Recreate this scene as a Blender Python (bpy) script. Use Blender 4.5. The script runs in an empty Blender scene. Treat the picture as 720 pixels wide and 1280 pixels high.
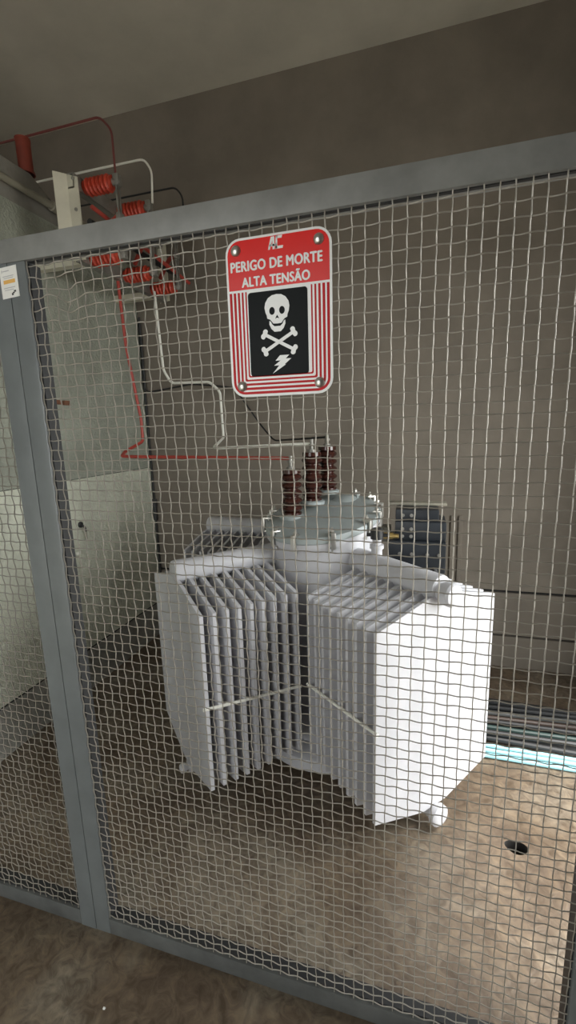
import bpy, bmesh, math, random
import numpy as np
from mathutils import Vector, Matrix

random.seed(7)
rng = np.random.default_rng(7)
S = bpy.context.scene
COL = S.collection

# ------------------------------------------------------------------ materials
def mat(name, col, rough=0.6, metal=0.0, var=0.0, scale=6.0, bump=0.0, bscale=40.0,
        col2=None, spec=0.5, stretch=None, detail=6.0, distort=0.0, lo=0.35, hi=0.65, coat=0.0):
    m = bpy.data.materials.new(name)
    m.use_nodes = True
    nt = m.node_tree
    b = nt.nodes['Principled BSDF']
    b.inputs['Roughness'].default_value = rough
    b.inputs['Metallic'].default_value = metal
    b.inputs['Specular IOR Level'].default_value = spec
    b.inputs['Coat Weight'].default_value = coat
    c1 = (*col, 1)
    b.inputs['Base Color'].default_value = c1
    tc = nt.nodes.new('ShaderNodeTexCoord')
    mp = nt.nodes.new('ShaderNodeMapping')
    nt.links.new(tc.outputs['Object'], mp.inputs['Vector'])
    if stretch:
        mp.inputs['Scale'].default_value = stretch
    if var > 0 or col2:
        c2 = (*col2, 1) if col2 else (*[max(0, x * (1 - var)) for x in col], 1)
        n = nt.nodes.new('ShaderNodeTexNoise')
        n.inputs['Scale'].default_value = scale
        n.inputs['Detail'].default_value = detail
        n.inputs['Roughness'].default_value = 0.62
        n.inputs['Distortion'].default_value = distort
        nt.links.new(mp.outputs['Vector'], n.inputs['Vector'])
        r = nt.nodes.new('ShaderNodeValToRGB')
        r.color_ramp.elements[0].position = lo
        r.color_ramp.elements[1].position = hi
        r.color_ramp.elements[0].color = c2
        r.color_ramp.elements[1].color = c1
        nt.links.new(n.outputs['Fac'], r.inputs['Fac'])
        nt.links.new(r.outputs['Color'], b.inputs['Base Color'])
    if bump > 0:
        n2 = nt.nodes.new('ShaderNodeTexNoise')
        n2.inputs['Scale'].default_value = bscale
        n2.inputs['Detail'].default_value = 5
        nt.links.new(mp.outputs['Vector'], n2.inputs['Vector'])
        bp = nt.nodes.new('ShaderNodeBump')
        bp.inputs['Strength'].default_value = bump
        bp.inputs['Distance'].default_value = 0.01
        nt.links.new(n2.outputs['Fac'], bp.inputs['Height'])
        nt.links.new(bp.outputs['Normal'], b.inputs['Normal'])
    return m

def floor_mat():
    """brown stained concrete: three scales of mottling, faint sheen"""
    m = bpy.data.materials.new('stained_concrete_floor')
    m.use_nodes = True
    nt = m.node_tree
    b = nt.nodes['Principled BSDF']
    tc = nt.nodes.new('ShaderNodeTexCoord')
    def noise(sc, det, dist):
        n = nt.nodes.new('ShaderNodeTexNoise')
        n.inputs['Scale'].default_value = sc
        n.inputs['Detail'].default_value = det
        n.inputs['Distortion'].default_value = dist
        n.inputs['Roughness'].default_value = 0.6
        nt.links.new(tc.outputs['Object'], n.inputs['Vector'])
        return n
    def ramp(src, stops):
        r = nt.nodes.new('ShaderNodeValToRGB')
        e = r.color_ramp.elements
        e[0].position, e[0].color = stops[0][0], (*stops[0][1], 1)
        e[1].position, e[1].color = stops[-1][0], (*stops[-1][1], 1)
        for p, c in stops[1:-1]:
            q = e.new(p); q.color = (*c, 1)
        nt.links.new(src.outputs['Fac'], r.inputs['Fac'])
        return r
    n1 = noise(2.6, 7, 0.6)
    r1 = ramp(n1, [(0.30, (0.080, 0.055, 0.037)), (0.48, (0.120, 0.088, 0.060)), (0.62, (0.165, 0.135, 0.102)), (0.75, (0.215, 0.195, 0.16))])
    n2 = noise(22, 8, 1.4)
    r2 = ramp(n2, [(0.34, (0.50, 0.45, 0.38)), (0.50, (1, 1, 1)), (0.66, (1.5, 1.5, 1.42))])
    mx = nt.nodes.new('ShaderNodeMix'); mx.data_type = 'RGBA'; mx.blend_type = 'MULTIPLY'
    mx.inputs['Factor'].default_value = 0.8
    nt.links.new(r1.outputs['Color'], mx.inputs[6]); nt.links.new(r2.outputs['Color'], mx.inputs[7])
    nt.links.new(mx.outputs[2], b.inputs['Base Color'])
    n3 = noise(5, 5, 0.3)
    r3 = nt.nodes.new('ShaderNodeMapRange')
    r3.inputs['To Min'].default_value = 0.30; r3.inputs['To Max'].default_value = 0.62
    nt.links.new(n3.outputs['Fac'], r3.inputs['Value'])
    nt.links.new(r3.outputs['Result'], b.inputs['Roughness'])
    bp = nt.nodes.new('ShaderNodeBump'); bp.inputs['Strength'].default_value = 0.5; bp.inputs['Distance'].default_value = 0.006
    nt.links.new(n2.outputs['Fac'], bp.inputs['Height']); nt.links.new(bp.outputs['Normal'], b.inputs['Normal'])
    return m

M = dict(
    floor=floor_mat(),
    back=mat('grimy_grey_brown_plaster', (0.215, 0.185, 0.150), 0.85, var=0.22, scale=3.0, bump=0.12, bscale=60),
    left=mat('rough_pale_grey_paint', (0.36, 0.375, 0.31), 0.42, var=0.22, scale=5, bump=0.85, bscale=75),
    leftlow=mat('rough_paler_grey_paint', (0.68, 0.69, 0.57), 0.40, var=0.25, scale=5, bump=0.85, bscale=75),
    lefttop=mat('dusty_grey_plaster', (0.30, 0.285, 0.25), 0.85, var=0.3, scale=4, bump=0.2, bscale=40),
    base=mat('bare_grey_plinth', (0.33, 0.32, 0.285), 0.7, var=0.3, scale=6, bump=0.3, bscale=60),
    ceil=mat('grey_plaster_ceiling', (0.54, 0.505, 0.43), 0.9, var=0.18, scale=2.0, bump=0.08, bscale=20),
    joint=mat('dark_joint', (0.02, 0.02, 0.02), 0.9),
    frame=mat('grey_painted_steel', (0.150, 0.163, 0.167), 0.36, var=0.16, scale=9, stretch=(1, 1, 1)),
    worn=mat('worn_grey_painted_steel', (0.245, 0.245, 0.235), 0.45, var=0.28, scale=8),
    dirty=mat('grimy_grey_painted_steel', (0.105, 0.108, 0.105), 0.6, var=0.4, scale=7, bump=.1),
    wire=mat('galvanised_wire', (0.33, 0.305, 0.265), 0.5, metal=0.4),
    white=mat('pale_grey_transformer_paint', (0.55, 0.545, 0.57), 0.38, var=0.10, scale=5),
    lid=mat('grey_lid_paint', (0.36, 0.40, 0.40), 0.45, var=0.15, scale=7),
    brown=mat('brown_glazed_porcelain', (0.045, 0.014, 0.010), 0.18, coat=0.3),
    red=mat('red_resin', (0.52, 0.055, 0.026), 0.45, var=0.2, scale=12),
    redp=mat('red_painted_bar', (0.36, 0.045, 0.03), 0.5),
    redw=mat('dull_red_wire', (0.15, 0.035, 0.03), 0.6),
    darkred=mat('dull_red_resin', (0.26, 0.045, 0.026), 0.55, var=0.25, scale=14),
    cream=mat('cream_painted_steel', (0.62, 0.59, 0.48), 0.5, var=0.12, scale=8),
    whitep=mat('white_painted_bar', (0.78, 0.77, 0.70), 0.45),
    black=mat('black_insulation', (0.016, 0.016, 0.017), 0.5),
    blackbox=mat('blue_black_moulding', (0.018, 0.022, 0.028), 0.42, var=0.3, scale=10),
    steel=mat('bright_zinc_steel', (0.62, 0.60, 0.56), 0.3, metal=0.9),
    dullsteel=mat('dull_steel', (0.33, 0.32, 0.29), 0.5, metal=0.6, var=0.3, scale=12),
    brass=mat('brass', (0.62, 0.45, 0.18), 0.35, metal=0.9),
    conduit=mat('grey_conduit_paint', (0.30, 0.28, 0.22), 0.5, var=0.2, scale=14),
    lblue=mat('light_blue_insulation', (0.33, 0.66, 0.74), 0.4),
    copper=mat('brown_copper_insulation', (0.045, 0.028, 0.021), 0.45),
    greyc=mat('grey_insulation', (0.07, 0.07, 0.068), 0.45),
    greenc=mat('dark_green_insulation', (0.02, 0.04, 0.036), 0.45),
    swhite=mat('sign_white_enamel', (0.80, 0.80, 0.79), 0.22),
    sred=mat('sign_red_enamel', (0.72, 0.022, 0.018), 0.22, spec=0.22),
    sblack=mat('sign_black_enamel', (0.007, 0.009, 0.009), 0.28, spec=0.05),
    sdred=mat('sign_dark_red_print', (0.50, 0.010, 0.014), 0.4, spec=0.15),
    paper=mat('white_sticker_paper', (0.78, 0.77, 0.74), 0.5),
    orange=mat('orange_print', (0.75, 0.42, 0.10), 0.5),
    ink=mat('dark_print', (0.03, 0.03, 0.03), 0.5),
    inkg=mat('grey_print', (0.45, 0.44, 0.45), 0.5),
    rust=mat('rusty_wood', (0.20, 0.085, 0.045), 0.8, var=0.4, scale=30),
    pit=mat('dark_pit', (0.02, 0.018, 0.016), 0.9),
)

# ------------------------------------------------------------------ helpers
def link(o):
    COL.objects.link(o); return o

def tag(o, label=None, cat=None, group=None, kind=None):
    if label: o['label'] = label
    if cat: o['category'] = cat
    if group: o['group'] = group
    if kind: o['kind'] = kind
    return o

class Thing:
    def __init__(self, name, loc, label, cat, group=None):
        self.o = bpy.data.objects.new(name, None)
        self.o.empty_display_size = 0.1
        self.loc = Vector(loc); self.o.location = self.loc
        link(self.o); tag(self.o, label, cat, group)

def smooth(me, angle=35):
    bm = bmesh.new(); bm.from_mesh(me)
    for f in bm.faces: f.smooth = True
    a = math.radians(angle)
    for e in bm.edges:
        e.smooth = not (len(e.link_faces) == 2 and e.calc_face_angle(0) > a)
    bm.to_mesh(me); bm.free()

def obj(name, bm, m, parent=None, origin=None, sm=True, recalc=True):
    """one mesh object; bm in world coordinates. parent: Thing / object with ['_o'] offset"""
    if recalc: bmesh.ops.recalc_face_normals(bm, faces=bm.faces)
    off = Vector((0, 0, 0))
    if isinstance(parent, Thing): off = parent.loc
    elif parent is not None: off = Vector(OFF[parent.name])
    elif origin is not None: off = Vector(origin)
    bmesh.ops.translate(bm, vec=-off, verts=bm.verts)
    me = bpy.data.meshes.new(name); bm.to_mesh(me); bm.free()
    for mm in (m if isinstance(m, (list, tuple)) else [m]): me.materials.append(mm)
    if sm: smooth(me)
    o = bpy.data.objects.new(name, me); link(o)
    if isinstance(parent, Thing): o.parent = parent.o
    elif parent is not None: o.parent = parent
    else: o.location = off
    OFF[o.name] = tuple(off)
    return o
OFF = {}

def NB(): return bmesh.new()

def box(bm, lo, hi, bev=0.0, mi=0):
    c = [(a + b) / 2 for a, b in zip(lo, hi)]; s = [abs(b - a) for a, b in zip(lo, hi)]
    r = bmesh.ops.create_cube(bm, size=1, matrix=Matrix.Translation(c) @ Matrix.Diagonal((*s, 1)))
    fs = set(f for v in r['verts'] for f in v.link_faces)
    for f in fs: f.material_index = mi
    if bev > 0:
        es = list(set(e for v in r['verts'] for e in v.link_edges))
        bmesh.ops.bevel(bm, geom=es, offset=bev, segments=2, affect='EDGES', profile=0.6)
    return bm

def obox(bm, c, ax, ay, az, sx, sy, sz, bev=0.0):
    """oriented box: centre, three axes, three sizes"""
    m = Matrix((Vector(ax), Vector(ay), Vector(az))).transposed().to_4x4()
    m = Matrix.Translation(c) @ m @ Matrix.Diagonal((sx, sy, sz, 1))
    r = bmesh.ops.create_cube(bm, size=1, matrix=m)
    if bev > 0:
        es = list(set(e for v in r['verts'] for e in v.link_edges))
        bmesh.ops.bevel(bm, geom=es, offset=bev, segments=2, affect='EDGES', profile=0.6)
    return bm

def frame_of(d):
    d = Vector(d).normalized()
    u = Vector((0, 0, 1)) if abs(d.z) < 0.9 else Vector((1, 0, 0))
    a = d.cross(u).normalized(); b = d.cross(a).normalized()
    return a, b, d

def tube(bm, pts, r, n=10, caps=True):
    pts = [Vector(p) for p in pts]
    rings = []
    pa = None
    for i, p in enumerate(pts):
        if i == 0: d = pts[1] - pts[0]
        elif i == len(pts) - 1: d = pts[-1] - pts[-2]
        else: d = (pts[i] - pts[i - 1]).normalized() + (pts[i + 1] - pts[i]).normalized()
        d.normalize()
        if pa is None: a, b, _ = frame_of(d)
        else:
            a = (pa - d * pa.dot(d)).normalized(); b = d.cross(a)
        pa = a
        rr = r[i] if isinstance(r, (list, tuple)) else r
        rings.append([bm.verts.new(p + (a * math.cos(t) + b * math.sin(t)) * rr) for t in [2 * math.pi * k / n for k in range(n)]])
    for A, B in zip(rings, rings[1:]):
        for k in range(n):
            bm.faces.new((A[k], A[(k + 1) % n], B[(k + 1) % n], B[k]))
    if caps:
        bm.faces.new(rings[0][::-1]); bm.faces.new(rings[-1])
    return bm

def lathe(bm, base, d, prof, n=24):
    """revolve (distance along d, radius) pairs about an axis from base"""
    a, b, d = frame_of(d); base = Vector(base)
    pts = [base + d * h for h, _ in prof]
    rings = []
    for p, (_, r) in zip(pts, prof):
        rings.append([bm.verts.new(p + (a * math.cos(2 * math.pi * k / n) + b * math.sin(2 * math.pi * k / n)) * max(r, 1e-4)) for k in range(n)])
    for A, B in zip(rings, rings[1:]):
        for k in range(n): bm.faces.new((A[k], A[(k + 1) % n], B[(k + 1) % n], B[k]))
    bm.faces.new(rings[0][::-1]); bm.faces.new(rings[-1])
    return bm

def fillet(pts, rad, seg=5):
    """round the corners of a polyline"""
    pts = [Vector(p) for p in pts]; out = [pts[0]]
    for a, b, c in zip(pts, pts[1:], pts[2:]):
        u, v = (a - b), (c - b)
        r = min(rad, u.length * .45, v.length * .45)
        p, q = b + u.normalized() * r, b + v.normalized() * r
        for k in range(seg + 1):
            t = k / seg
            out.append(p * (1 - t) ** 2 + b * 2 * t * (1 - t) + q * t * t)
    out.append(pts[-1]); return out

def ribbed(length, r0, r1, ribs, end=0.008, rend=None):
    rend = rend or r0 * 1.05
    p = [(0, rend), (end, rend)]
    L = length - 2 * end
    for i in range(ribs):
        s = end + L * i / ribs; w = L / ribs
        p += [(s + w * .05, r0), (s + w * .30, r1 * .92), (s + w * .5, r1), (s + w * .70, r1 * .92), (s + w * .95, r0)]
    p += [(length - end, rend), (length, rend)]
    return p

def prism(bm, pts2, place, z0, z1):
    """extrude a 2-D outline; place(u, v, w) -> world"""
    A = [bm.verts.new(place(u, v, z0)) for u, v in pts2]
    B = [bm.verts.new(place(u, v, z1)) for u, v in pts2]
    bm.faces.new(A); bm.faces.new(B[::-1])
    n = len(A)
    for k in range(n): bm.faces.new((A[k], B[k], B[(k + 1) % n], A[(k + 1) % n]))
    return bm

# ------------------------------------------------------------------ the room
BACK_Y, LEFT_X, CEIL_Z, RIGHT_X, FRONT_Y, FAR_X = 1.94, -1.9, 3.53, 1.15, -2.4, -3.9

def floor():
    bm = NB()
    cx, cy, r, h = 0.356, 0.622, 0.039, 0.10
    X = [FAR_X - .2, cx - h, cx + h, RIGHT_X + .2]; Y = [FRONT_Y - .2, cy - h, cy + h, BACK_Y + .2]
    V = {(i, j): bm.verts.new((X[i], Y[j], 0)) for i in range(4) for j in range(4)}
    for i in range(3):
        for j in range(3):
            if (i, j) != (1, 1): bm.faces.new((V[i, j], V[i + 1, j], V[i + 1, j + 1], V[i, j + 1]))
    n = 32; ring = []; rim = []
    corners = [V[2, 1], V[2, 2], V[1, 2], V[1, 1]]   # SE NE NW SW
    for k in range(n):
        t = 2 * math.pi * k / n - math.pi / 4
        w = 1 + .06 * math.sin(3 * t)
        ring.append(bm.verts.new((cx + r * w * math.cos(t), cy + r * w * math.sin(t) * .72, 0)))
    for s in range(4):
        a, b = corners[s], corners[(s + 1) % 4]
        seg = [ring[(s * 8 + q) % n] for q in range(9)]
        bm.faces.new([a, b] + seg[::-1])
    low = [bm.verts.new((v.co.x, v.co.y, -0.12)) for v in ring]
    for k in range(n):
        f = bm.faces.new((ring[k], ring[(k + 1) % n], low[(k + 1) % n], low[k])); f.material_index = 1
    f = bm.faces.new(low); f.material_index = 1
    o = obj('floor', bm, [M['floor'], M['pit']], sm=False)
    tag(o, 'brown stained concrete floor with a round drain hole', kind='structure')
floor()

def struct(name, bm, m, label=None):
    o = obj(name, bm, m, sm=False); tag(o, label, kind='structure'); return o

def wall_back():
    bm = NB()
    # upper face, a recessed joint, a middle band and a low plinth: joints are real grooves
    x0, x1 = FAR_X, RIGHT_X + .2
    for z0, z1, d in ((0.218, 0.492, 0), (0.508, CEIL_Z + .1, 0), (0, 0.206, 0)):
        box(bm, (x0, BACK_Y, z0), (x1, BACK_Y + .2, z1), 0.003)
    box(bm, (x0, BACK_Y + .02, 0.15), (x1, BACK_Y + .19, 0.6), mi=1)
    struct('wall_back', bm, [M['back'], M['joint']], 'grey brown plastered back wall with two low joints')
wall_back()

def wall_left():
    bm = NB()
    t = 0.14
    # painted face in two lifts with the dark joint between them
    prof = [(FRONT_Y, 2.80), (1.12, 2.80), (1.30, 2.70), (BACK_Y - .01, 2.62)]
    def slab(za, tops, mi):
        for (ya, ta), (yb, tb) in zip(tops, tops[1:]):
            vs = [bm.verts.new(p) for p in [(LEFT_X, ya, za), (LEFT_X, yb, za), (LEFT_X, yb, tb), (LEFT_X, ya, ta),
                                           (LEFT_X - t, ya, za), (LEFT_X - t, yb, za), (LEFT_X - t, yb, tb), (LEFT_X - t, ya, ta)]]
            for q in ((0, 1, 2, 3), (5, 4, 7, 6), (3, 2, 6, 7), (0, 3, 7, 4), (1, 5, 6, 2), (0, 4, 5, 1)):
                f = bm.faces.new([vs[i] for i in q]); f.material_index = mi
    slab(1.276, [(y, min(z, 2.62)) for y, z in prof], 0)
    slab(0.256, [(FRONT_Y, 1.272), (BACK_Y - .01, 1.272)], 4)
    slab(2.62, [(y, z + (0.0001)) for y, z in prof], 1)
    slab(0, [(FRONT_Y, 0.243), (BACK_Y - .01, 0.243)], 2)
    box(bm, (LEFT_X - t, FRONT_Y, 0.2), (LEFT_X - .008, BACK_Y - .01, 1.3), mi=3)
    struct('wall_left', bm, [M['left'], M['lefttop'], M['base'], M['joint'], M['leftlow']], 'pale rough painted side wall that stops below the ceiling')
wall_left()

bm = NB(); box(bm, (FAR_X - .2, FRONT_Y - .2, CEIL_Z), (RIGHT_X + .2, BACK_Y + .2, CEIL_Z + .2))
struct('ceiling', bm, M['ceil'], 'grey plaster ceiling')
bm = NB(); box(bm, (FAR_X - .2, FRONT_Y - .2, 0), (FAR_X, BACK_Y + .2, CEIL_Z))
struct('wall_outer', bm, M['back'])

def wall_with_hole(name, axis, pos, t, a0, a1, h0, h1, z0, z1):
    bm = NB()
    def b(lo, hi, za, zb):
        if hi - lo < 1e-4 or zb - za < 1e-4: return
        if axis == 'x': box(bm, (pos, lo, za), (pos + t, hi, zb))
        else: box(bm, (lo, pos, za), (hi, pos + t, zb))
    b(a0, h0, 0, CEIL_Z); b(h1, a1, 0, CEIL_Z); b(h0, h1, 0, z0); b(h0, h1, z1, CEIL_Z)
    return struct(name, bm, M['back'])
R_OPEN = (0.0, 1.22, 0.0, 2.30)
F_OPEN = (-3.2, -0.4, 0.0, 2.7)
wall_with_hole('wall_right', 'x', RIGHT_X, .2, FRONT_Y, BACK_Y, *R_OPEN)
wall_with_hole('wall_front', 'y', FRONT_Y - .2, .2, FAR_X, RIGHT_X, *F_OPEN)

# ------------------------------------------------------------------ mesh partition
PITCH = 0.025
def wires(bm, x0, x1, z0, z1, xo, zo, dents=()):
    """crimped square weave: each wire snakes over and under the ones it crosses"""
    def warp(x, z):
        for cx, cz, r, dx, dz in dents:
            q = math.exp(-((x - cx) ** 2 + (z - cz) ** 2) / (r * r))
            x += dx * q; z += dz * q
        return x, z
    RW, A = 0.00130, 0.00170
    nx0, nx1 = math.ceil((x0 - xo) / PITCH), math.floor((x1 - xo) / PITCH)
    nz0, nz1 = math.ceil((z0 - zo) / PITCH), math.floor((z1 - zo) / PITCH)
    NS = 5
    verts, faces = [], []
    def sweep(path, ea):
        base = len(verts)
        P = np.array(path)
        for i, p in enumerate(P):
            d = P[min(i + 1, len(P) - 1)] - P[max(i - 1, 0)]; d /= np.linalg.norm(d)
            b = np.cross(d, ea); b /= np.linalg.norm(b); a = np.cross(b, d)
            for k in range(NS):
                t = 2 * math.pi * k / NS
                verts.append(p + RW * (a * math.cos(t) + b * math.sin(t)))
        for i in range(len(P) - 1):
            for k in range(NS):
                faces.append((base + i * NS + k, base + i * NS + (k + 1) % NS, base + (i + 1) * NS + (k + 1) % NS, base + (i + 1) * NS + k))
    sub = 4
    for i in range(nx0, nx1 + 1):
        x = xo + i * PITCH; jx = rng.normal(0, .0007); ph = rng.uniform(0, 6.28); am = rng.uniform(.0003, .0009)
        path = []
        for s in range((nz1 - nz0) * sub + 1 + 2 * sub):
            q = nz0 - 1 + s / sub; z = zo + q * PITCH
            if z < z0 - .004 or z > z1 + .004: continue
            y = A * math.cos(math.pi * (q + i))
            wx = x + jx + am * .6 * math.sin(z * 9 + ph) + .0005 * math.cos(math.pi * (q + i) * 1.0 + 1)
            wx, wz = warp(wx, z); path.append((wx, y, wz))
        sweep(path, np.array([1., 0, 0]))
    for j in range(nz0, nz1 + 1):
        z = zo + j * PITCH; jz = rng.normal(0, .0007); ph = rng.uniform(0, 6.28); am = rng.uniform(.0003, .0009)
        path = []
        for s in range((nx1 - nx0) * sub + 1 + 2 * sub):
            q = nx0 - 1 + s / sub; x = xo + q * PITCH
            if x < x0 - .004 or x > x1 + .004: continue
            y = -A * math.cos(math.pi * (q + j))
            wz = z + jz + am * math.sin(x * 9 + ph) + .0008 * math.sin(math.pi * (q + j))
            wx, wz = warp(x, wz); path.append((wx, y, wz))
        sweep(path, np.array([0., 0, 1.]))
    me_v = [tuple(v) for v in verts]
    vs = [bm.verts.new(v) for v in me_v]
    for f in faces: bm.faces.new([vs[i] for i in f])
    return bm

def partition():
    T = Thing('mesh_partition', (-0.34, 0, 0), 'grey steel framed wire mesh partition standing across the whole bay', 'partition')
    yf, yb = -0.006, 0.034
    XL, XP0, XP1, XR0, XR1 = LEFT_X + .004, -1.009, -0.902, 0.331, 0.385
    zt0, zt1, zb1 = 1.9225, 1.9735, 0.056
    bm = NB(); box(bm, (XL, yf, zt0), (XR1, yb, zt1), .003)
    obj('top_rail', bm, M['worn'], T)
    bm = NB(); box(bm, (XL + .05, yf, 0.001), (XP0, yb, zb1), .003); box(bm, (XP1, yf, 0.001), (XR0, yb, zb1), .003)
    obj('bottom_rail', bm, M['dirty'], T)
    # the post is two profiles welded side by side: a fine seam runs down it
    bm = NB(); box(bm, (XP0, yf, 0), (-0.9541, yb, zt0), .0012); box(bm, (-0.9537, yf + .0005, 0), (XP1, yb, zt0), .0025)
    obj('post', bm, M['frame'], T)
    bm = NB(); box(bm, (XR0, yf, 0), (XR1, yb, zt0), .003); obj('post', bm, M['frame'], T)
    bm = NB(); box(bm, (XL, yf, 0), (XL + .05, yb, zt0), .003); obj('post', bm, M['frame'], T)
    zo = 1.8875
    bm = wires(NB(), XP1, XR0, zb1, zt0, 0, zo,
               dents=[(-.815, 1.858, .03, .008, -.010), (-.84, 1.83, .028, -.006, .012), (-.79, 1.83, .03, .006, -.008), (-.85, 1.88, .03, -.004, -.008), (-.80, 1.805, .03, -.004, -.006)])
    obj('wire_mesh', bm, M['wire'], T, recalc=False)
    bm = wires(NB(), XL + .05, XP0, zb1, zt0, .006, zo + .009)
    obj('wire_mesh', bm, M['wire'], T, recalc=False)
    # added black strips: painted shade along the inner faces of the frame
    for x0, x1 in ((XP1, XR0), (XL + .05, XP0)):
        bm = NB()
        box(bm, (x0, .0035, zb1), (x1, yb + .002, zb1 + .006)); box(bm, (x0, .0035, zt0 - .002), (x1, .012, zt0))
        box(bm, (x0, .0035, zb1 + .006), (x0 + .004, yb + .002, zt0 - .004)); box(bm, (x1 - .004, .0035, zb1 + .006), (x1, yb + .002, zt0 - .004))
        obj('shade_strip', bm, M['black'], T)['label'] = 'black strips of painted shade around the mesh'
partition()

# ------------------------------------------------------------------ warning sign
SX, SZ, SW, SH, SY = -0.4015, 1.8955, 0.2155, 0.3035, -0.0075
def sp(u, v, w):          # u, v as fractions of the plate; w = metres in front of its face
    return Vector((SX + u * SW, SY - w, SZ - v * SH + .0 * u))

def rrect(u0, v0, u1, v1, r, seg=6, corners=(1, 1, 1, 1)):
    """rounded rectangle outline in plate fractions; r in metres"""
    ru, rv = r / SW, r / SH; out = []
    for (cx, cy, a0, on) in ((u1 - ru, v0 + rv, -90, corners[1]), (u1 - ru, v1 - rv, 0, corners[2]), (u0 + ru, v1 - rv, 90, corners[3]), (u0 + ru, v0 + rv, 180, corners[0])):
        if not on:
            out.append((u1 if a0 in (-90, 0) else u0, v0 if a0 in (-90, 180) else v1)); continue
        for k in range(seg + 1):
            t = math.radians(a0 + 90 * k / seg); out.append((cx + ru * math.cos(t), cy + rv * math.sin(t)))
    return out

def textmesh(body, u0, u1, v0, v1, bold):
    cu = bpy.data.curves.new('lettering', 'FONT'); cu.body = body; cu.size = 1; cu.space_character = 1.06
    cu.resolution_u = 4
    to = bpy.data.objects.new('lettering', cu); COL.objects.link(to)
    dg = bpy.context.evaluated_depsgraph_get(); me = bpy.data.meshes.new_from_object(to.evaluated_get(dg))
    bpy.data.objects.remove(to)
    xs = [v.co.x for v in me.vertices]; x0, x1 = min(xs), max(xs)
    cap = 0.729
    bm = NB(); lay = 0
    for dx, dy in ((-bold, 0), (bold, 0), (0, bold * .6), (0, -bold * .6)):      # four shifted copies make the stroke bold
        n0 = len(bm.verts); bm.from_mesh(me); bm.verts.ensure_lookup_table()
        for v in bm.verts[n0:]: v.co.x += dx; v.co.y += dy; v.co.z = lay
        lay += 1
    bpy.data.meshes.remove(me)
    for v in bm.verts:
        u = u0 + (v.co.x - x0) / (x1 - x0) * (u1 - u0)
        vv = v1 - v.co.y / cap * (v1 - v0)
        v.co = sp(u, vv, .0009 + .00015 * v.co.z)
    return bm

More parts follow.
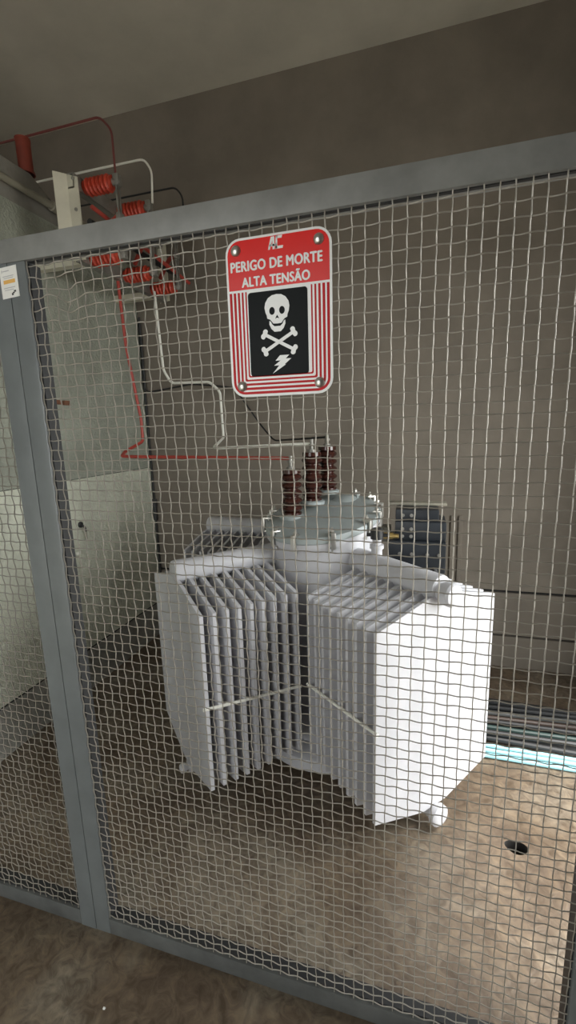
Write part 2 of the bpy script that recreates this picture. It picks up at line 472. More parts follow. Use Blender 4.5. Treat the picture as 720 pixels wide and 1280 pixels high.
def sign():
    T = Thing('warning_sign', (SX + SW / 2, SY, SZ - SH), 'red and white high voltage warning sign with skull bolted to the wire mesh', 'sign')
    P = lambda u, v, w: sp(u, v, w)
    def flat(name, outs, m, w0, w1, parent=T, label=None):
        bm = NB()
        for o in outs: prism(bm, o, P, w0, w1)
        o = obj(name, bm, m, parent, sm=False)
        if label: o['label'] = label
        return o
    plate = flat('plate', [rrect(0, 0, 1, 1, .030)], M['swhite'], -.0025, 0)
    e = .0045
    eu, ev = e / SW, e / SH
    flat('header_panel', [rrect(eu, ev, 1 - eu, .313, .026, corners=(1, 1, 0, 0))], M['sred'], 0, .0006, label='red header panel')
    # concentric red U stripes below the header
    bm = NB()
    ins = [(.0050, .0052), (.0138, .0050), (.0226, .0044), (.0310, .0036), (.0388, .0028)]
    for d, t in ins:
        def ustripe(q):
            r = max(.030 - q, .0035); qu, qv = q / SW, q / SH; ru, rv = r / SW, r / SH
            pts = [(qu, .328)]
            for k in range(7):
                a = math.radians(180 - 90 * k / 6); pts.append((qu + ru + ru * math.cos(a), 1 - qv - rv + rv * math.sin(a)))
            for k in range(7):
                a = math.radians(90 - 90 * k / 6); pts.append((1 - qu - ru + ru * math.cos(a), 1 - qv - rv + rv * math.sin(a)))
            pts.append((1 - qu, .328)); return pts
        o, i = ustripe(d), ustripe(d + t)
        A = [bm.verts.new(P(u, v, .0006)) for u, v in o]; B = [bm.verts.new(P(u, v, .0006)) for u, v in i]
        A2 = [bm.verts.new(P(u, v, 0)) for u, v in o]; B2 = [bm.verts.new(P(u, v, 0)) for u, v in i]
        for k in range(len(A) - 1):
            bm.faces.new((A[k], A[k + 1], B[k + 1], B[k])); bm.faces.new((A[k], A2[k], A2[k + 1], A[k + 1])); bm.faces.new((B[k], B[k + 1], B2[k + 1], B2[k]))
    obj('border_stripes', bm, M['sdred'], T, sm=False)
    flat('danger_panel', [rrect(.205, .336, .775, .868, .006)], M['sblack'], 0, .0006, label='black danger panel')
    # skull: outline with eye and nose holes laid over it
    cx = .485
    def ell(cu, cv, ru, rv, a0=0, a1=360, n=24):
        return [(cu + ru * math.cos(math.radians(a0 + (a1 - a0) * k / n)), cv + rv * math.sin(math.radians(a0 + (a1 - a0) * k / n))) for k in range(n + (a1 - a0 < 360))]
    head = [(cx + a, b) for a, b in [(0, .362), (.045, .366), (.085, .382), (.112, .410), (.120, .440), (.112, .470), (.100, .488), (.096, .506), (.070, .514), (.052, .528), (.040, .540), (0, .542)]]
    head = head + [(2 * cx - a, b) for a, b in head[-2:0:-1]]
    jaw = [(cx + a, b) for a, b in [(.060, .530), (.075, .522), (.078, .545), (.060, .572), (.030, .592), (0, .595)]]
    jaw_in = [(cx + a, b) for a, b in [(0, .562), (.030, .557), (.050, .543)]]
    half = jaw + jaw_in
    full = [(.060 + cx, .530), (.075 + cx, .522), (.078 + cx, .545), (.060 + cx, .572), (.030 + cx, .592), (cx - .030, .592), (cx - .060, .572), (cx - .078, .545), (cx - .075, .522), (cx - .060, .530), (cx - .050, .545), (cx - .028, .558), (cx + .028, .558), (cx + .050, .545)]
    flat('skull', [head, full], M['swhite'], .0006, .0010, label='white skull')
    flat('skull_socket', [ell(cx - .048, .462, .027, .024), ell(cx + .048, .462, .027, .024), [(cx, .488), (cx + .020, .512), (cx, .506), (cx - .020, .512)]], M['sblack'], .0010, .0013, label='dark eye and nose openings')
    # crossbones
    def bone(a, b):
        (u0, v0), (u1, v1) = a, b
        x0, y0, x1, y1 = u0 * SW, v0 * SH, u1 * SW, v1 * SH
        L = math.hypot(x1 - x0, y1 - y0); dx, dy = (x1 - x0) / L, (y1 - y0) / L; nx, ny = -dy, dx
        w, k = .0040, .0052
        loc = [(0.004, w), (L - .004, w)]
        pts = [(x, y) for x, y in loc]
        def knob(cx_, cy_, a0, a1): return [(cx_ + k * math.cos(math.radians(a0 + (a1 - a0) * q / 8)), cy_ + k * math.sin(math.radians(a0 + (a1 - a0) * q / 8))) for q in range(9)]
        pts = [(.005, w * .8), (L - .005, w * .8)] + knob(L, .0048, 140, -40) + knob(L, -.0048, 40, -140) + [(L - .005, -w * .8), (.005, -w * .8)] + knob(0, -.0048, -40, -220) + knob(0, .0048, 220, 40)
        return [((x0 + dx * a_ + nx * b_) / SW, (y0 + dy * a_ + ny * b_) / SH) for a_, b_ in pts]
    bm = NB(); prism(bm, bone((.355, .603), (.640, .712)), P, .0006, .0010); prism(bm, bone((.640, .600), (.355, .712)), P, .0006, .0011)
    o = obj('crossbones', bm, M['swhite'], T, sm=False); o['label'] = 'white crossbones'
    bolt = [(.500, .742), (.590, .742), (.555, .765), (.610, .765), (.545, .800), (.555, .803), (.425, .856), (.490, .806), (.440, .806), (.505, .775), (.455, .775)]
    flat('lightning_flash', [bolt], M['swhite'], .0006, .0010, label='white lightning flash')
    # angular two letter maker's logo
    def bar(pts, w):
        return [(u, v) for u, v in pts]
    A_ = [[(.418, .112), (.436, .112), (.462, .058), (.462, .038), (.448, .038)], [(.462, .038), (.482, .038), (.482, .112), (.462, .112)], [(.437, .082), (.500, .082), (.500, .094), (.432, .094)],
          [(.494, .036), (.556, .036), (.548, .052), (.510, .052)], [(.494, .036), (.510, .036), (.506, .108), (.488, .108)], [(.490, .096), (.562, .096), (.556, .112), (.488, .112)]]
    A_ = [[(u, v - .018) for u, v in q] for q in A_]
    flat('logo', A_, M['swhite'], .0006, .0010)
    bm = textmesh('PERIGO DE MORTE', .050, .915, .138, .201, .046); obj('lettering', bm, M['swhite'], T, sm=False, recalc=False)
    bm = textmesh('ALTA TENS\u00c3O', .155, .800, .238, .298, .046); obj('lettering', bm, M['swhite'], T, sm=False, recalc=False)
    for u, v in ((.105, .073), (.885, .073), (.11, .928), (.875, .930)):
        bm = NB(); c = sp(u, v, 0); lathe(bm, c, (0, -1, 0), [(0, .0105), (.0015, .0105), (.004, .0092), (.0062, .0055), (.007, .001)], 18)
        obj('bolt', bm, M['steel'], T)
        bm = NB(); lathe(bm, c + Vector((0, .002, 0)), (0, 1, 0), [(0, .003), (.016, .003)], 8); lathe(bm, c + Vector((0, .0095, 0)), (0, 1, 0), [(0, .0075), (.004, .0075)], 6)
        n = obj('bolt_shank', bm, M['steel'], T)
sign()

def sticker():
    T = Thing('inspection_sticker', (-.951, -.0065, 1.849), 'small white sticker with an orange band on the grey post', 'sticker')
    P = lambda u, v, w: Vector((-.977 + u * .051, -.0062 - w, 1.9165 - v * .068 - .003 * (1 - u)))
    def flat(name, outs, m, w0, w1):
        bm = NB()
        for o in outs: prism(bm, o, P, w0, w1)
        obj(name, bm, m, T, sm=False)
    R_ = lambda a, b, c, d: [(a, b), (c, b), (c, d), (a, d)]
    flat('paper', [R_(0, 0, 1, 1)], M['paper'], 0, .0005)
    flat('orange_band', [R_(.17, .42, .84, .54)], M['orange'], .0005, .0008)
    flat('print', [R_(.12, .09, .16, .17), R_(.2, .12, .55, .15), R_(.15, .29, .78, .315), R_(.2, .35, .75, .37), R_(.15, .66, .8, .685), R_(.18, .73, .7, .75)], M['inkg'], .0005, .0008)
    flat('mark', [R_(.56, .86, .66, .93), R_(.70, .78, .82, .84), R_(.63, .83, .73, .88)], M['ink'], .0005, .0008)
sticker()

# ------------------------------------------------------------------ transformer
def transformer():
    TC = Vector((-.450, 1.125))
    T = Thing('transformer', (TC.x, TC.y, 0), 'pale grey oil transformer with finned radiators behind the wire mesh', 'transformer')
    RX, RY = .245, .285
    def topz(x, y, base=1.128): return base + .155 * (y - 1.125) + .07 * (x + .45)
    def oval(bm, layers, n=48):
        rings = []
        for (k, zf) in layers:
            ring = []
            for q in range(n):
                t = 2 * math.pi * q / n
                x, y = TC.x + (RX + k) * math.cos(t), TC.y + (RY + k) * math.sin(t)
                ring.append(bm.verts.new((x, y, zf(x, y) if callable(zf) else zf)))
            rings.append(ring)
        for A, B in zip(rings, rings[1:]):
            for q in range(n): bm.faces.new((A[q], A[(q + 1) % n], B[(q + 1) % n], B[q]))
        bm.faces.new(rings[0][::-1]); bm.faces.new(rings[-1])
        return bm
    up = lambda d: (lambda x, y: topz(x, y) + d)
    bm = oval(NB(), [(-.02, .10), (-.0, .115), (0, .5), (0, up(-.062)), (.0, up(-.058)), (.022, up(-.054)), (.022, up(-.034))])
    obj('tank', bm, M['white'], T)
    bm = oval(NB(), [(.085, .03), (.085, .085), (.07, .095), (-.02, .102)])
    obj('tank_foot', bm, M['white'], T)
    bm = NB()
    for s in (-1, 1): box(bm, (TC.x + s * .17 - .03, TC.y - .3, 0), (TC.x + s * .17 + .03, TC.y + .3, .035), .004)
    obj('skid', bm, M['dullsteel'], T)
    # lid: flat flange and slightly crowned top
    bm = oval(NB(), [(.022, up(-.033)), (.024, up(-.030)), (.024, up(-.012)), (.020, up(-.006)), (-.05, up(.002)), (-.16, up(.008))])
    obj('lid', bm, M['lid'], T)['label'] = 'dull grey lid'
    bm = NB(); hx, hy = -.375, 1.30
    lathe(bm, (hx, hy, topz(hx, hy) - .002), (-.07, -.155, 1), [(0, .062), (.008, .062), (.018, .045), (.024, .012)], 28)
    c = obj('inspection_cover', bm, M['lid'], T)
    bm = NB(); lathe(bm, (hx + .062, hy + .03, topz(hx, hy) + .0), (0, 0, 1), [(0, .010), (.02, .010), (.026, .007)], 12)
    obj('cover_knob', bm, M['lid'], c)
    # lid clamps: C bracket with a screw
    for deg in (-168, -128, -103, -68, -30, -8, 14, 38, 62, 95, 125, 150, 172):
        t = math.radians(deg); ct, st = math.cos(t), math.sin(t)
        px, py = TC.x + (RX + .024) * ct, TC.y + (RY + .024) * st
        nrm = Vector((ct * RY, st * RX, 0)).normalized(); tan = Vector((-nrm.y, nrm.x, 0)); z = topz(px, py)
        bm = NB(); p = Vector((px, py, z))
        obox(bm, p + nrm * .010 + Vector((0, 0, -.024)), nrm, tan, (0, 0, 1), .009, .020, .066, .002)
        obox(bm, p - nrm * .008 + Vector((0, 0, .006)), nrm, tan, (0, 0, 1), .040, .020, .008, .002)
        obox(bm, p - nrm * .004 + Vector((0, 0, -.056)), nrm, tan, (0, 0, 1), .034, .020, .008, .002)
        k = obj('lid_clamp', bm, M['steel'], T)
        bm = NB(); tube(bm, [p - nrm * .012 + Vector((0, 0, -.078)), p - nrm * .012 + Vector((0, 0, .030))], .0048, 8)
        lathe(bm, p - nrm * .012 + Vector((0, 0, .012)), (0, 0, 1), [(0, .009), (.009, .009)], 6)
        obj('clamp_screw', bm, M['steel'], k)
    # bushings
    for (x, y, z0, z1) in ((-.588, 1.075, 1.118, 1.338), (-.520, 1.215, 1.165, 1.408), (-.470, 1.350, 1.200, 1.428)):
        L = z1 - z0
        bm = NB(); lathe(bm, (x, y, z0), (0, 0, 1), ribbed(L, .032, .051, 5, .018, .046), 28)
        b = obj('bushing', bm, M['brown'], T); b['label'] = 'brown ribbed porcelain bushing'
        bm = NB(); lathe(bm, (x, y, z0 - .012), (0, 0, 1), [(0, .060), (.014, .060), (.020, .048)], 28)
        obj('bushing_flange', bm, M['lid'], b)
        bm = NB(); lathe(bm, (x, y, z1), (0, 0, 1), [(0, .020), (.012, .020), (.013, .009), (.062, .009)], 12)
        lathe(bm, (x, y, z1 + .03), (0, 0, 1), [(0, .015), (.010, .015)], 6)
        obj('bushing_stud', bm, M['dullsteel'], b)
    # radiators ------------------------------------------------------
    W, ZB, ZT, ZH = .60, .17, .880, .962
    def fin_mesh():
        bm = NB(); nu, uw = 24, .062
        def col(u):
            f = max(0, (abs(u) - uw) / (W / 2 - uw))
            return ZB - .075 * (1 - f), ZT + (.942 - ZT) * (1 - f)
        us = sorted(set([-W / 2 + W * k / nu for k in range(nu + 1)] + [-uw, uw]))
        nv = 14; grid = {}
        for s in (1, -1):
            for i, u in enumerate(us):
                a, b = col(u)
                for j in range(nv + 1):
                    v = a + (b - a) * j / nv
                    e = min(1, (W / 2 - abs(u)) / .012, (v - a) / .02 + .0, (b - v) / .02)
                    e = max(0, e)
                    flute = .5 + .5 * math.cos(2 * math.pi * (u / (W / 4) + .5)) * (1 if .0 < (v - a) < 9 else 0)
                    th = .0070 + .0045 * math.sqrt(e) * (1 - .75 * (1 - flute) * min(1, min((v - a), (b - v)) / .08))
                    grid[s, i, j] = bm.verts.new((u, s * th, v))
        for s in (1, -1):
            for i in range(len(us) - 1):
                for j in range(nv):
                    q = [grid[s, i, j], grid[s, i + 1, j], grid[s, i + 1, j + 1], grid[s, i, j + 1]]
                    bm.faces.new(q)
        n = len(us) - 1
        for i in range(n):
            for j in (0, nv): bm.faces.new((grid[1, i, j], grid[1, i + 1, j], grid[-1, i + 1, j], grid[-1, i, j]))
        for j in range(nv):
            for i in (0, n): bm.faces.new((grid[1, i, j], grid[1, i, j + 1], grid[-1, i, j + 1], grid[-1, i, j]))
        bmesh.ops.recalc_face_normals(bm, faces=bm.faces)
        me = bpy.data.meshes.new('fin'); bm.to_mesh(me); bm.free(); me.materials.append(M['white']); smooth(me, 30)
        return me
    fm = fin_mesh()
    def radiator(end, axis, n, pitch, label, tank_len, rod=None, zoff=0.0, plug=True, pr=.042):
        """end: centre of the outermost fin; axis: outward unit vector; fins march inwards"""
        ax = Vector((axis[0], axis[1], 0)).normalized(); wd = Vector((-ax.y, ax.x, 0)); e = Vector((end[0], end[1], 0))
        h = None
        for zz, r in ((ZH, .050), (.066, .030)):
            c = e + Vector((0, 0, zz + zoff)); bm = NB()
            lathe(bm, c - ax * tank_len, ax, [(0, r), (tank_len - .012, r), (tank_len - .004, r * .96), (tank_len, r * .8)], 28)
            if h is None: h = obj('radiator', bm, M['white'], T); h['label'] = label
            else: obj('bottom_header', bm, M['white'], h)
        for i in range(n):
            o = bpy.data.objects.new('fin', fm); link(o); o.parent = h
            p = e - ax * (pitch * i + .006) + Vector((0, 0, zoff))
            o.location = p - T.loc; o.rotation_euler = (0, 0, math.atan2(wd.y, wd.x))
        for zz, r, ln in ((ZH - .008, .043, .055), (.066, pr, .034)):
            if zz > .5 and not plug: continue
            bm = NB(); lathe(bm, e + Vector((0, 0, zz + zoff)), ax, [(0, r * .8), (ln * .3, r * .8), (ln * .3 + .001, r), (ln * .85, r), (ln, r * .86), (ln + .003, r * .5)], 22)
            obj('end_plug', bm, M['white'], h)
        if rod:
            s, za, zb_ = rod
            a = e + wd * s * (W / 2 + .003) + Vector((0, 0, za)); b = e - ax * (pitch * (n - 1) + .015) + wd * s * (W / 2 + .003) + Vector((0, 0, zb_))
            bm = NB(); tube(bm, [a + ax * .012, b], .0062, 10); obj('tie_rod', bm, M['whitep'], h)
        return h
    th = math.atan2(.736, .677); D = Vector((math.cos(th), math.sin(th))); N = Vector((D.y, -D.x))
    MR = Vector((-.134, .419)) + D * (W / 2); ML = Vector((-.749, .413)) - N * (W / 2)
    radiator(MR, N, 9, .0485, 'brightly lit radiator on the right of the tank', .52, (-1, .528, .50))
    radiator(ML, -D, 9, .0500, 'shaded radiator on the left of the tank', .50, (1, .520, .470), plug=False, pr=.02)
    radiator((-1.235, 1.50), (-1, .06), 9, .050, 'radiator behind the tank on the left', .60, None, plug=False)
    # low voltage terminal box behind the right header
    bm = NB()
    box(bm, (-.150, 1.19, .835), (.112, 1.40, .985), .008)
    box(bm, (-.120, 1.215, .985), (.112, 1.40, 1.075), .008)
    box(bm, (-.120, 1.245, 1.075), (.080, 1.40, 1.128), .008)
    tb = obj('terminal_box', bm, M['blackbox'], T); tb['label'] = 'blue black terminal box'
    for x, y, z in ((-.095, 1.19, .925), (-.040, 1.19, .925), (.030, 1.19, .925), (.082, 1.19, .925), (-.085, 1.215, 1.04), (-.045, 1.215, 1.04), (-.085, 1.245, 1.10), (-.045, 1.245, 1.10), (-.085, 1.215, 1.005), (-.045, 1.215, 1.005)):
        bm = NB(); lathe(bm, (x, y + .002, z), (0, -1, 0), [(0, .0085), (.004, .0085), (.004, .005), (.010, .005)], 14)
        obj('terminal_bolt', bm, M['dullsteel'], tb)
    bm = NB(); box(bm, (-.16, 1.36, 1.128), (.12, 1.42, 1.142), .004); box(bm, (-.23, 1.30, .95), (-.145, 1.36, 1.03), .004)
    obj('mounting_plate', bm, M['conduit'], tb)
    for x0 in (-.165, -.135):
        bm = NB(); lathe(bm, (x0 - .02, 1.17, 1.015), (1, 0, 0), [(0, .012), (.012, .012), (.012, .016), (.03, .016), (.03, .011), (.055, .011)], 12)
        obj('cable_gland', bm, M['brass'], tb)
    bm = NB(); tube(bm, fillet([(-.02, 1.18, .86), (.04, 1.15, .80), (.06, 1.16, .70), (.06, 1.2, .3), (.2, 1.25, .03)], .06), .013, 10)
    tube(bm, fillet([(.06, 1.19, .86), (.085, 1.17, .80), (.10, 1.18, .70), (.10, 1.22, .3), (.26, 1.28, .03)], .06), .013, 10)
    obj('lead', bm, M['black'], tb)
    # filler neck with cap on the right header
    bm = NB(); p = MR - N * .33
    lathe(bm, (p.x, p.y, ZH + .03), (0, 0, 1), [(0, .022), (.045, .022), (.045, .028), (.060, .028), (.062, .018), (.085, .018)], 18)
    obj('filler_neck', bm, M['white'], T)
    bm = NB(); lathe(bm, (p.x, p.y, ZH + .115), (0, 0, 1), [(0, .026), (.035, .026), (.042, .020)], 18)
    tube(bm, [(p.x - .04, p.y, ZH + .13), (p.x + .05, p.y, ZH + .13)], .008, 8)
    obj('filler_cap', bm, M['black'], T)
transformer()

# ------------------------------------------------------------------ disconnecting switch on the side wall
PH = (1.12, 1.38, 1.64)
def switch():
    T = Thing('disconnect_switch', (LEFT_X, 1.38, 2.35), 'three pole switch with red ribbed insulators mounted high on the side wall', 'switch')
    XF = -1.590
    for y, s in ((1.04, 1), (1.80, -1)):
        bm = NB()
        prism(bm, [(XF - .03, 2.345), (XF + .025, 2.345), (XF + .025, 2.695), (XF - .03, 2.715)], lambda u, v, w: Vector((u, w, v)), y, y + .006 * s)
        prism(bm, [(XF - .03, y), (XF - .026, y + .004 * s), (XF - .066, y - .040 * s), (XF - .070, y - .044 * s)], lambda u, v, w: Vector((u, v, w)), 2.345, 2.715)
        f = obj('end_plate', bm, M['cream'], T); f['label'] = 'cream painted steel end plate'
        for z in (2.69, 2.56, 2.41):
            bm = NB(); lathe(bm, (XF + .005, y - .001 * s, z), (0, -s, 0), [(0, .008), (.005, .008), (.006, .004)], 8)
            obj('plate_bolt', bm, M['dullsteel'], f)
    for y in (1.10, 1.72):
        bm = NB(); box(bm, (LEFT_X, y - .02, 2.344), (XF - .03, y + .02, 2.384)); obj('wall_bracket', bm, M['cream'], T)
    for z in (2.685, 2.370):
        bm = NB()
        box(bm, (XF - .03, 1.04, z - .032), (XF + .005, 1.80, z - .026)); box(bm, (XF - .03, 1.04, z + .026), (XF + .005, 1.80, z + .032)); box(bm, (XF + .001, 1.04, z - .032), (XF + .006, 1.80, z + .032))
        obj('cross_beam', bm, M['dullsteel'], T)
    for y in PH:
        for z in (2.685, 2.370):
            bm = NB(); lathe(bm, (XF + .006, y, z), (1, 0, 0), ribbed(.155, .026, .039, 6, .012, .030), 24)
            i = obj('insulator', bm, M['red'], T); i['label'] = 'red ribbed insulator'
            bm = NB(); lathe(bm, (XF + .159, y, z), (1, 0, 0), [(0, .017), (.02, .017), (.022, .010), (.040, .010)], 12)
            obox(bm, (XF + .182, y, z + .005), (1, 0, 0), (0, 1, 0), (0, 0, 1), .03, .03, .05, .003)
            obj('contact', bm, M['dullsteel'], i)
        bm = NB(); box(bm, (XF + .178, y - .014, 2.36), (XF + .186, y - .006, 2.70), .001); box(bm, (XF + .178, y + .006, 2.36), (XF + .186, y + .014, 2.70), .001)
        box(bm, (XF + .170, y - .018, 2.52), (XF + .194, y + .018, 2.55), .002)
        obj('blade', bm, M['dullsteel'], T)
        bm = NB(); tube(bm, [(XF + .01, y + .09, 2.46), (XF + .12, y + .02, 2.53), (XF + .182, y, 2.545)], .012, 10)
        obj('operating_link', bm, M['redp'], T)['label'] = 'red operating link'
    bm = NB(); tube(bm, [(XF + .07, 1.04, 2.50), (XF + .07, 1.80, 2.50)], .014, 12)
    obj('operating_shaft', bm, M['black'], T)
    bm = NB(); tube(bm, [(-1.50, 1.04, 2.56), (-1.46, 1.40, 2.50), (-1.40, 1.76, 2.42)], .010, 10)
    obj('interphase_rod', bm, M['redp'], T)['label'] = 'red diagonal rod'
switch()

# conduit along the side wall
bm = NB()
tube(bm, [(LEFT_X + .030, FRONT_Y + .02, 2.69), (LEFT_X + .030, 1.72, 2.69)], .017, 14)
lathe(bm, (LEFT_X + .030, 1.205, 2.69), (0, 1, 0), [(0, .020), (.002, .025), (.055, .025), (.057, .020)], 14)
o = obj('conduit_pipe', bm, M['conduit'], origin=(LEFT_X + .03, 1.2, 2.69)); tag(o, 'painted steel conduit running along the top of the pale side wall', 'pipe')

# red stand-off insulators on top of the side wall, with the incoming conductors
def standoff(x, y, z0, z1, label):
    bm = NB()
    tube(bm, [(x, y, z0), (x, y, z1)], .034, 20); lathe(bm, (x, y, z0), (0, 0, 1), [(0, .040), (.010, .040)], 20); lathe(bm, (x, y, z1 - .012), (0, 0, 1), [(0, .036), (.012, .036)], 20)
    o = obj('standoff_insulator', bm, M['darkred'], origin=(x, y, z0)); tag(o, label, 'insulator', 'stand-off insulators on the wall top')
standoff(-1.920, 1.12, 2.80, 2.955, 'tall dull red insulator on the wall top, the nearer one')
standoff(-1.930, 1.40, 2.686, 2.918, 'dull red insulator on the wall top behind the cream bracket')

def wire(name, pts, r, m, label, cat, rad=.03):
    bm = NB(); tube(bm, fillet(pts, rad), r, 10)
    o = obj(name, bm, m, origin=pts[0]); return tag(o, label, cat)
XE = -1.413
wire('overhead_conductor', [(FAR_X + .01, 1.12, 2.962), (-1.47, 1.12, 2.962), (XE, 1.12, 2.90), (XE, 1.12, 2.70)], .0052, M['redw'], 'dull red conductor bent down to the nearest upper insulator', 'conductor')
wire('overhead_conductor', [(FAR_X + .01, 1.38, 2.934), (-1.415, 1.38, 2.910), (-1.375, 1.38, 2.85), (-1.385, 1.38, 2.70)], .0055, M['whitep'], 'white conductor bent down to the middle upper insulator', 'conductor')
wire('overhead_conductor', [(FAR_X + .01, 1.64, 2.90), (-1.385, 1.64, 2.892), (-1.345, 1.64, 2.84), (-1.345, 1.64, 2.70)], .005, M['black'], 'black conductor bent down to the farthest upper insulator', 'conductor')
wire('down_conductor', [(-1.614, 1.345, 2.36), (-1.600, 1.345, 2.0), (-1.555, 1.36, 1.60), (-1.556, 1.36, 1.475), (-1.567, 1.20, 1.425), (-1.515, 1.10, 1.407), (-1.44, 1.09, 1.404), (-.588, 1.075, 1.388)], .0085, M['redp'], 'red conductor dropping from the switch and running level to the first bushing', 'conductor', .02)
wire('down_conductor', [(-1.556, 1.61, 2.35), (-1.548, 1.63, 1.90), (-1.505, 1.64, 1.822), (-1.245, 1.64, 1.815), (-1.180, 1.64, 1.755), (-1.165, 1.62, 1.48), (-1.080, 1.30, 1.436), (-1.02, 1.24, 1.434), (-.520, 1.215, 1.448)], .0078, M['whitep'], 'white conductor stepping down from the switch to the middle bushing', 'conductor', .025)
wire('down_conductor', [(-1.875, 1.915, 2.30), (-1.875, 1.915, 1.80), (-1.50, 1.915, 1.84), (-1.20, 1.915, 1.80), (-1.02, 1.90, 1.55), (-.90, 1.80, 1.45), (-.470, 1.350, 1.475)], .0055, M['black'], 'thin black conductor along the back wall to the farthest bushing', 'conductor', .05)

# ------------------------------------------------------------------ cables on the floor along the back wall
def cable(k, y, z, r, m, label, group, x0=-.9, x1=RIGHT_X - .02, wob=.012):
    p1, p2 = random.uniform(0, 6.28), random.uniform(0, 6.28)
    tilt = random.uniform(-.03, .03)
    pts = []
    for q in range(41):
        x = x0 + (x1 - x0) * q / 40
        pts.append((x, y + tilt * (x - .5) + wob * math.sin(2.3 * x + p1) + .4 * wob * math.sin(6 * x + p2), z + .0012 * math.sin(3.1 * x + p2)))
    bm = NB(); tube(bm, pts, r, 10)
    o = obj('floor_cable', bm, m, origin=pts[0]); tag(o, label, 'cable', group)
for k, y in enumerate((1.075, 1.108, 1.140)):
    cable(k, y, .0115, .0105, M['lblue'], 'light blue cable lying on the floor at the front of the cable run', 'light blue floor cables', x0=-.06, wob=.003)
layout = [(1.19, .016, .015, 'black'), (1.225, .017, .016, 'greyc'), (1.262, .016, .015, 'black'), (1.30, .018, .017, 'black'), (1.34, .017, .016, 'black'), (1.38, .018, .017, 'black'),
          (1.42, .016, .015, 'black'), (1.46, .016, .015, 'greyc'), (1.50, .016, .015, 'black'),
          (1.207, .044, .014, 'black'), (1.245, .045, .013, 'greenc'), (1.284, .046, .013, 'black'), (1.325, .046, .014, 'copper'), (1.365, .047, .014, 'greyc'), (1.405, .047, .013, 'black'), (1.448, .046, .014, 'black')]
LB = {'black': ('black cable lying in the cable run along the back wall', 'black floor cables'), 'greyc': ('dark grey cable lying among the black cables on the floor', 'grey floor cables'),
      'greenc': ('dark green cable lying on the black cables along the back wall', None), 'copper': ('brown cable lying on the black cables along the back wall', None)}
for k, (y, z, r, mm) in enumerate(layout):
    cable(k, y, z + .001, r, M[mm], *LB[mm], x0=-.06, wob=.007)

# ------------------------------------------------------------------ small fixings
bm = NB(); box(bm, (LEFT_X - .02, 1.085, 1.688), (LEFT_X + .012, 1.135, 1.712), .003); box(bm, (LEFT_X - .02, 1.150, 1.686), (LEFT_X + .014, 1.20, 1.711), .003)
tag(obj('wooden_plug', bm, M['rust'], origin=(LEFT_X, 1.14, 1.69)), 'rusty brown plug set in the pale side wall', 'plug')
T = Thing('wall_hook', (LEFT_X, 1.18, 1.0), 'small dark hook with a hanging tail on the pale side wall', 'hook')
bm = NB(); lathe(bm, (LEFT_X - .005, 1.175, 1.01), (1, 0, 0), [(0, .018), (.012, .018), (.016, .010)], 12); tube(bm, fillet([(LEFT_X, 1.175, 1.01), (LEFT_X + .03, 1.176, 1.0), (LEFT_X + .03, 1.18, .97)], .02), .007, 8)
obj('base', bm, M['black'], T)
bm = NB(); tube(bm, fillet([(LEFT_X + .03, 1.18, .985), (LEFT_X + .02, 1.19, .95), (LEFT_X + .015, 1.20, .92)], .02), .006, 8); obj('tail', bm, M['conduit'], T)
for y0, y1, lab in ((1.115, 1.145, 'small white clip on the pale side wall, the one farther in'), (1.065, 1.09, 'small white clip on the pale side wall, the one nearer the mesh')):
    bm = NB(); box(bm, (LEFT_X - .005, y0, .842), (LEFT_X + .012, y1, .860), .003)
    tag(obj('cable_clip', bm, M['whitep'], origin=(LEFT_X, y0, .84)), lab, 'clip', 'white clips on the side wall')
bm = NB(); tube(bm, [(LEFT_X + .018, 1.918, .885), (LEFT_X + .018, 1.918, 1.04)], .014, 10); lathe(bm, (LEFT_X + .018, 1.918, .99), (0, 0, 1), [(0, .018), (.05, .018)], 10)
tag(obj('corner_clamp', bm, M['black'], origin=(LEFT_X + .018, 1.918, .88)), 'short black clamp in the corner behind the left radiator', 'clamp')
bm = NB(); tube(bm, [(LEFT_X + .012, 1.928, .02), (LEFT_X + .012, 1.928, 2.30)], .007, 8)
tag(obj('earth_wire', bm, M['black'], origin=(LEFT_X + .012, 1.928, .02)), 'thin dark wire running straight down the wall corner', 'wire')
bm = NB(); box(bm, (.180, 1.930, .03), (.205, BACK_Y + .001, .97), .003); box(bm, (.225, 1.930, .03), (.250, BACK_Y + .001, .97), .003); box(bm, (.17, 1.926, .40), (.26, BACK_Y + .001, .42), .002)
tag(obj('wall_duct', bm, M['back'], origin=(.215, 1.92, .03)), 'twin brown ducts rising up the back wall beside the black terminal box', 'duct')
def chip(x, y, s, label):
    bm = NB(); bmesh.ops.create_icosphere(bm, subdivisions=1, radius=s)
    for v in bm.verts: v.co = Vector((v.co.x * random.uniform(.8, 1.3), v.co.y * random.uniform(.8, 1.2), v.co.z * .5)) + Vector((x, y, s * .45))
    tag(obj('paint_chip', bm, M['swhite'], origin=(x, y, 0), sm=False), label, 'chip', 'paint chips on the floor')
chip(-.437, -.155, .004, 'white paint chip on the front floor, the one nearer the camera')
chip(-.80, -.165, .004, 'white paint chip on the floor in front of the grey post')

# ------------------------------------------------------------------ world, light, camera
bm = NB(); box(bm, (-14, -16, -.22), (16, 8, -.14))
o = obj('ground', bm, mat('pale_yard_concrete', (0.42, 0.40, 0.36), 0.9, var=.2, scale=1.5), sm=False); tag(o, kind='structure')

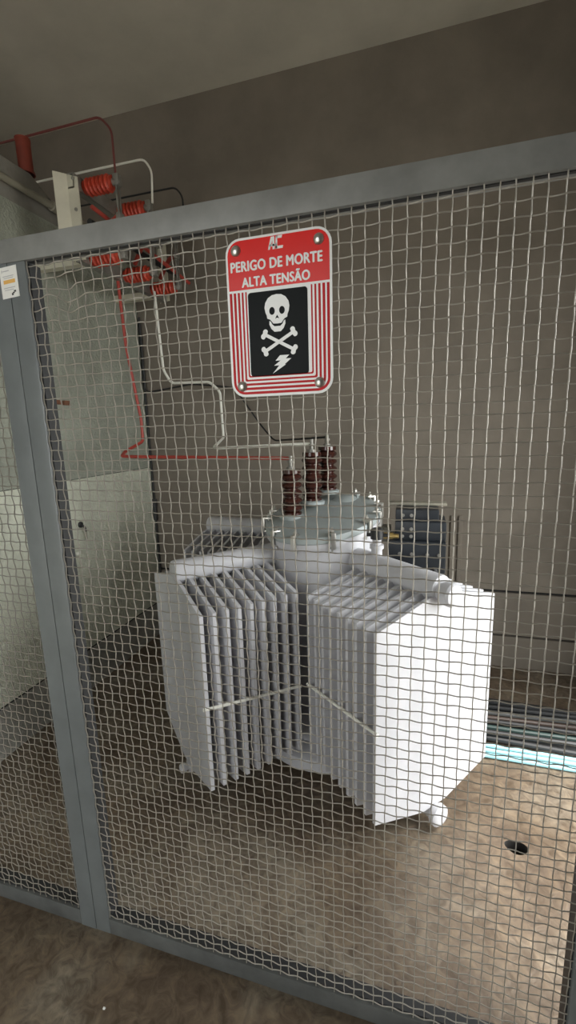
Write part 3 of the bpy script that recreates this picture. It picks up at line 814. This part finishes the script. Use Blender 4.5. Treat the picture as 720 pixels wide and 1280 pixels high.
w = bpy.data.worlds.new('World'); S.world = w; w.use_nodes = True
nt = w.node_tree; bg = nt.nodes['Background']
bg.inputs['Color'].default_value = (0.95, 0.98, 0.97, 1); # the sky is brighter on the side the sun stands
tcw = nt.nodes.new('ShaderNodeTexCoord'); sx = nt.nodes.new('ShaderNodeSeparateXYZ'); mr = nt.nodes.new('ShaderNodeMapRange')
nt.links.new(tcw.outputs['Generated'], sx.inputs[0]); nt.links.new(sx.outputs['X'], mr.inputs['Value'])
mr.interpolation_type = 'SMOOTHSTEP'
mr.inputs['From Min'].default_value = 0.1; mr.inputs['From Max'].default_value = 0.95
mr.inputs['To Min'].default_value = 1.75; mr.inputs['To Max'].default_value = 4.3
nt.links.new(mr.outputs['Result'], bg.inputs['Strength'])

def portal(name, loc, rot, sx, sy):
    l = bpy.data.lights.new(name, 'AREA'); l.shape = 'RECTANGLE'; l.size = sx; l.size_y = sy
    l.cycles.is_portal = True
    o = bpy.data.objects.new(name, l); link(o); o.location = loc; o.rotation_euler = rot
portal('right_doorway_portal', (RIGHT_X + .1, (R_OPEN[0] + R_OPEN[1]) / 2, (R_OPEN[2] + R_OPEN[3]) / 2), (0, math.radians(90), 0), R_OPEN[3] - R_OPEN[2], R_OPEN[1] - R_OPEN[0])
portal('front_doorway_portal', ((F_OPEN[0] + F_OPEN[1]) / 2, FRONT_Y - .1, (F_OPEN[2] + F_OPEN[3]) / 2), (math.radians(90), 0, 0), F_OPEN[1] - F_OPEN[0], F_OPEN[3] - F_OPEN[2])

sun = bpy.data.lights.new('sun', 'SUN'); sun.energy = 2.6; sun.angle = math.radians(9); sun.color = (1, .97, .92)
so = bpy.data.objects.new('sun', sun); link(so)
sd = Vector((-1, .10, -1.85)).normalized()      # direction the light travels
so.rotation_euler = sd.to_track_quat('-Z', 'Y').to_euler()

cam = bpy.data.cameras.new('camera'); co = bpy.data.objects.new('camera', cam); link(co)
cam.sensor_fit = 'VERTICAL'; cam.sensor_height = 36.0; cam.lens = 554.388 / 1280 * 36.0
cam.clip_start = .02
Rr = [[0.9600046495307355, 0.0295638761750889, 0.2784188393497471], [0.023792037679622503, 0.9821989006109241, -0.1863310456733859], [-0.27897134588055394, 0.1855028217149001, 0.9422121264945504]]
W3 = lambda r: Vector((r[0], r[2], -r[1]))
right, up_, back = W3(Rr[0]), -W3(Rr[1]), -W3(Rr[2])
m = Matrix((right, up_, back)).transposed().to_4x4(); m.translation = Vector((-0.02123332, -0.90516162, 1.52526536))
co.matrix_world = m
S.camera = co

S.view_settings.view_transform = 'Standard'; S.view_settings.look = 'None'
S.view_settings.gamma = 1; S.view_settings.use_curve_mapping = False
S.view_settings.exposure = 1.32
S.cycles.max_bounces = 8; S.cycles.diffuse_bounces = 6
S.cycles.use_denoising = True
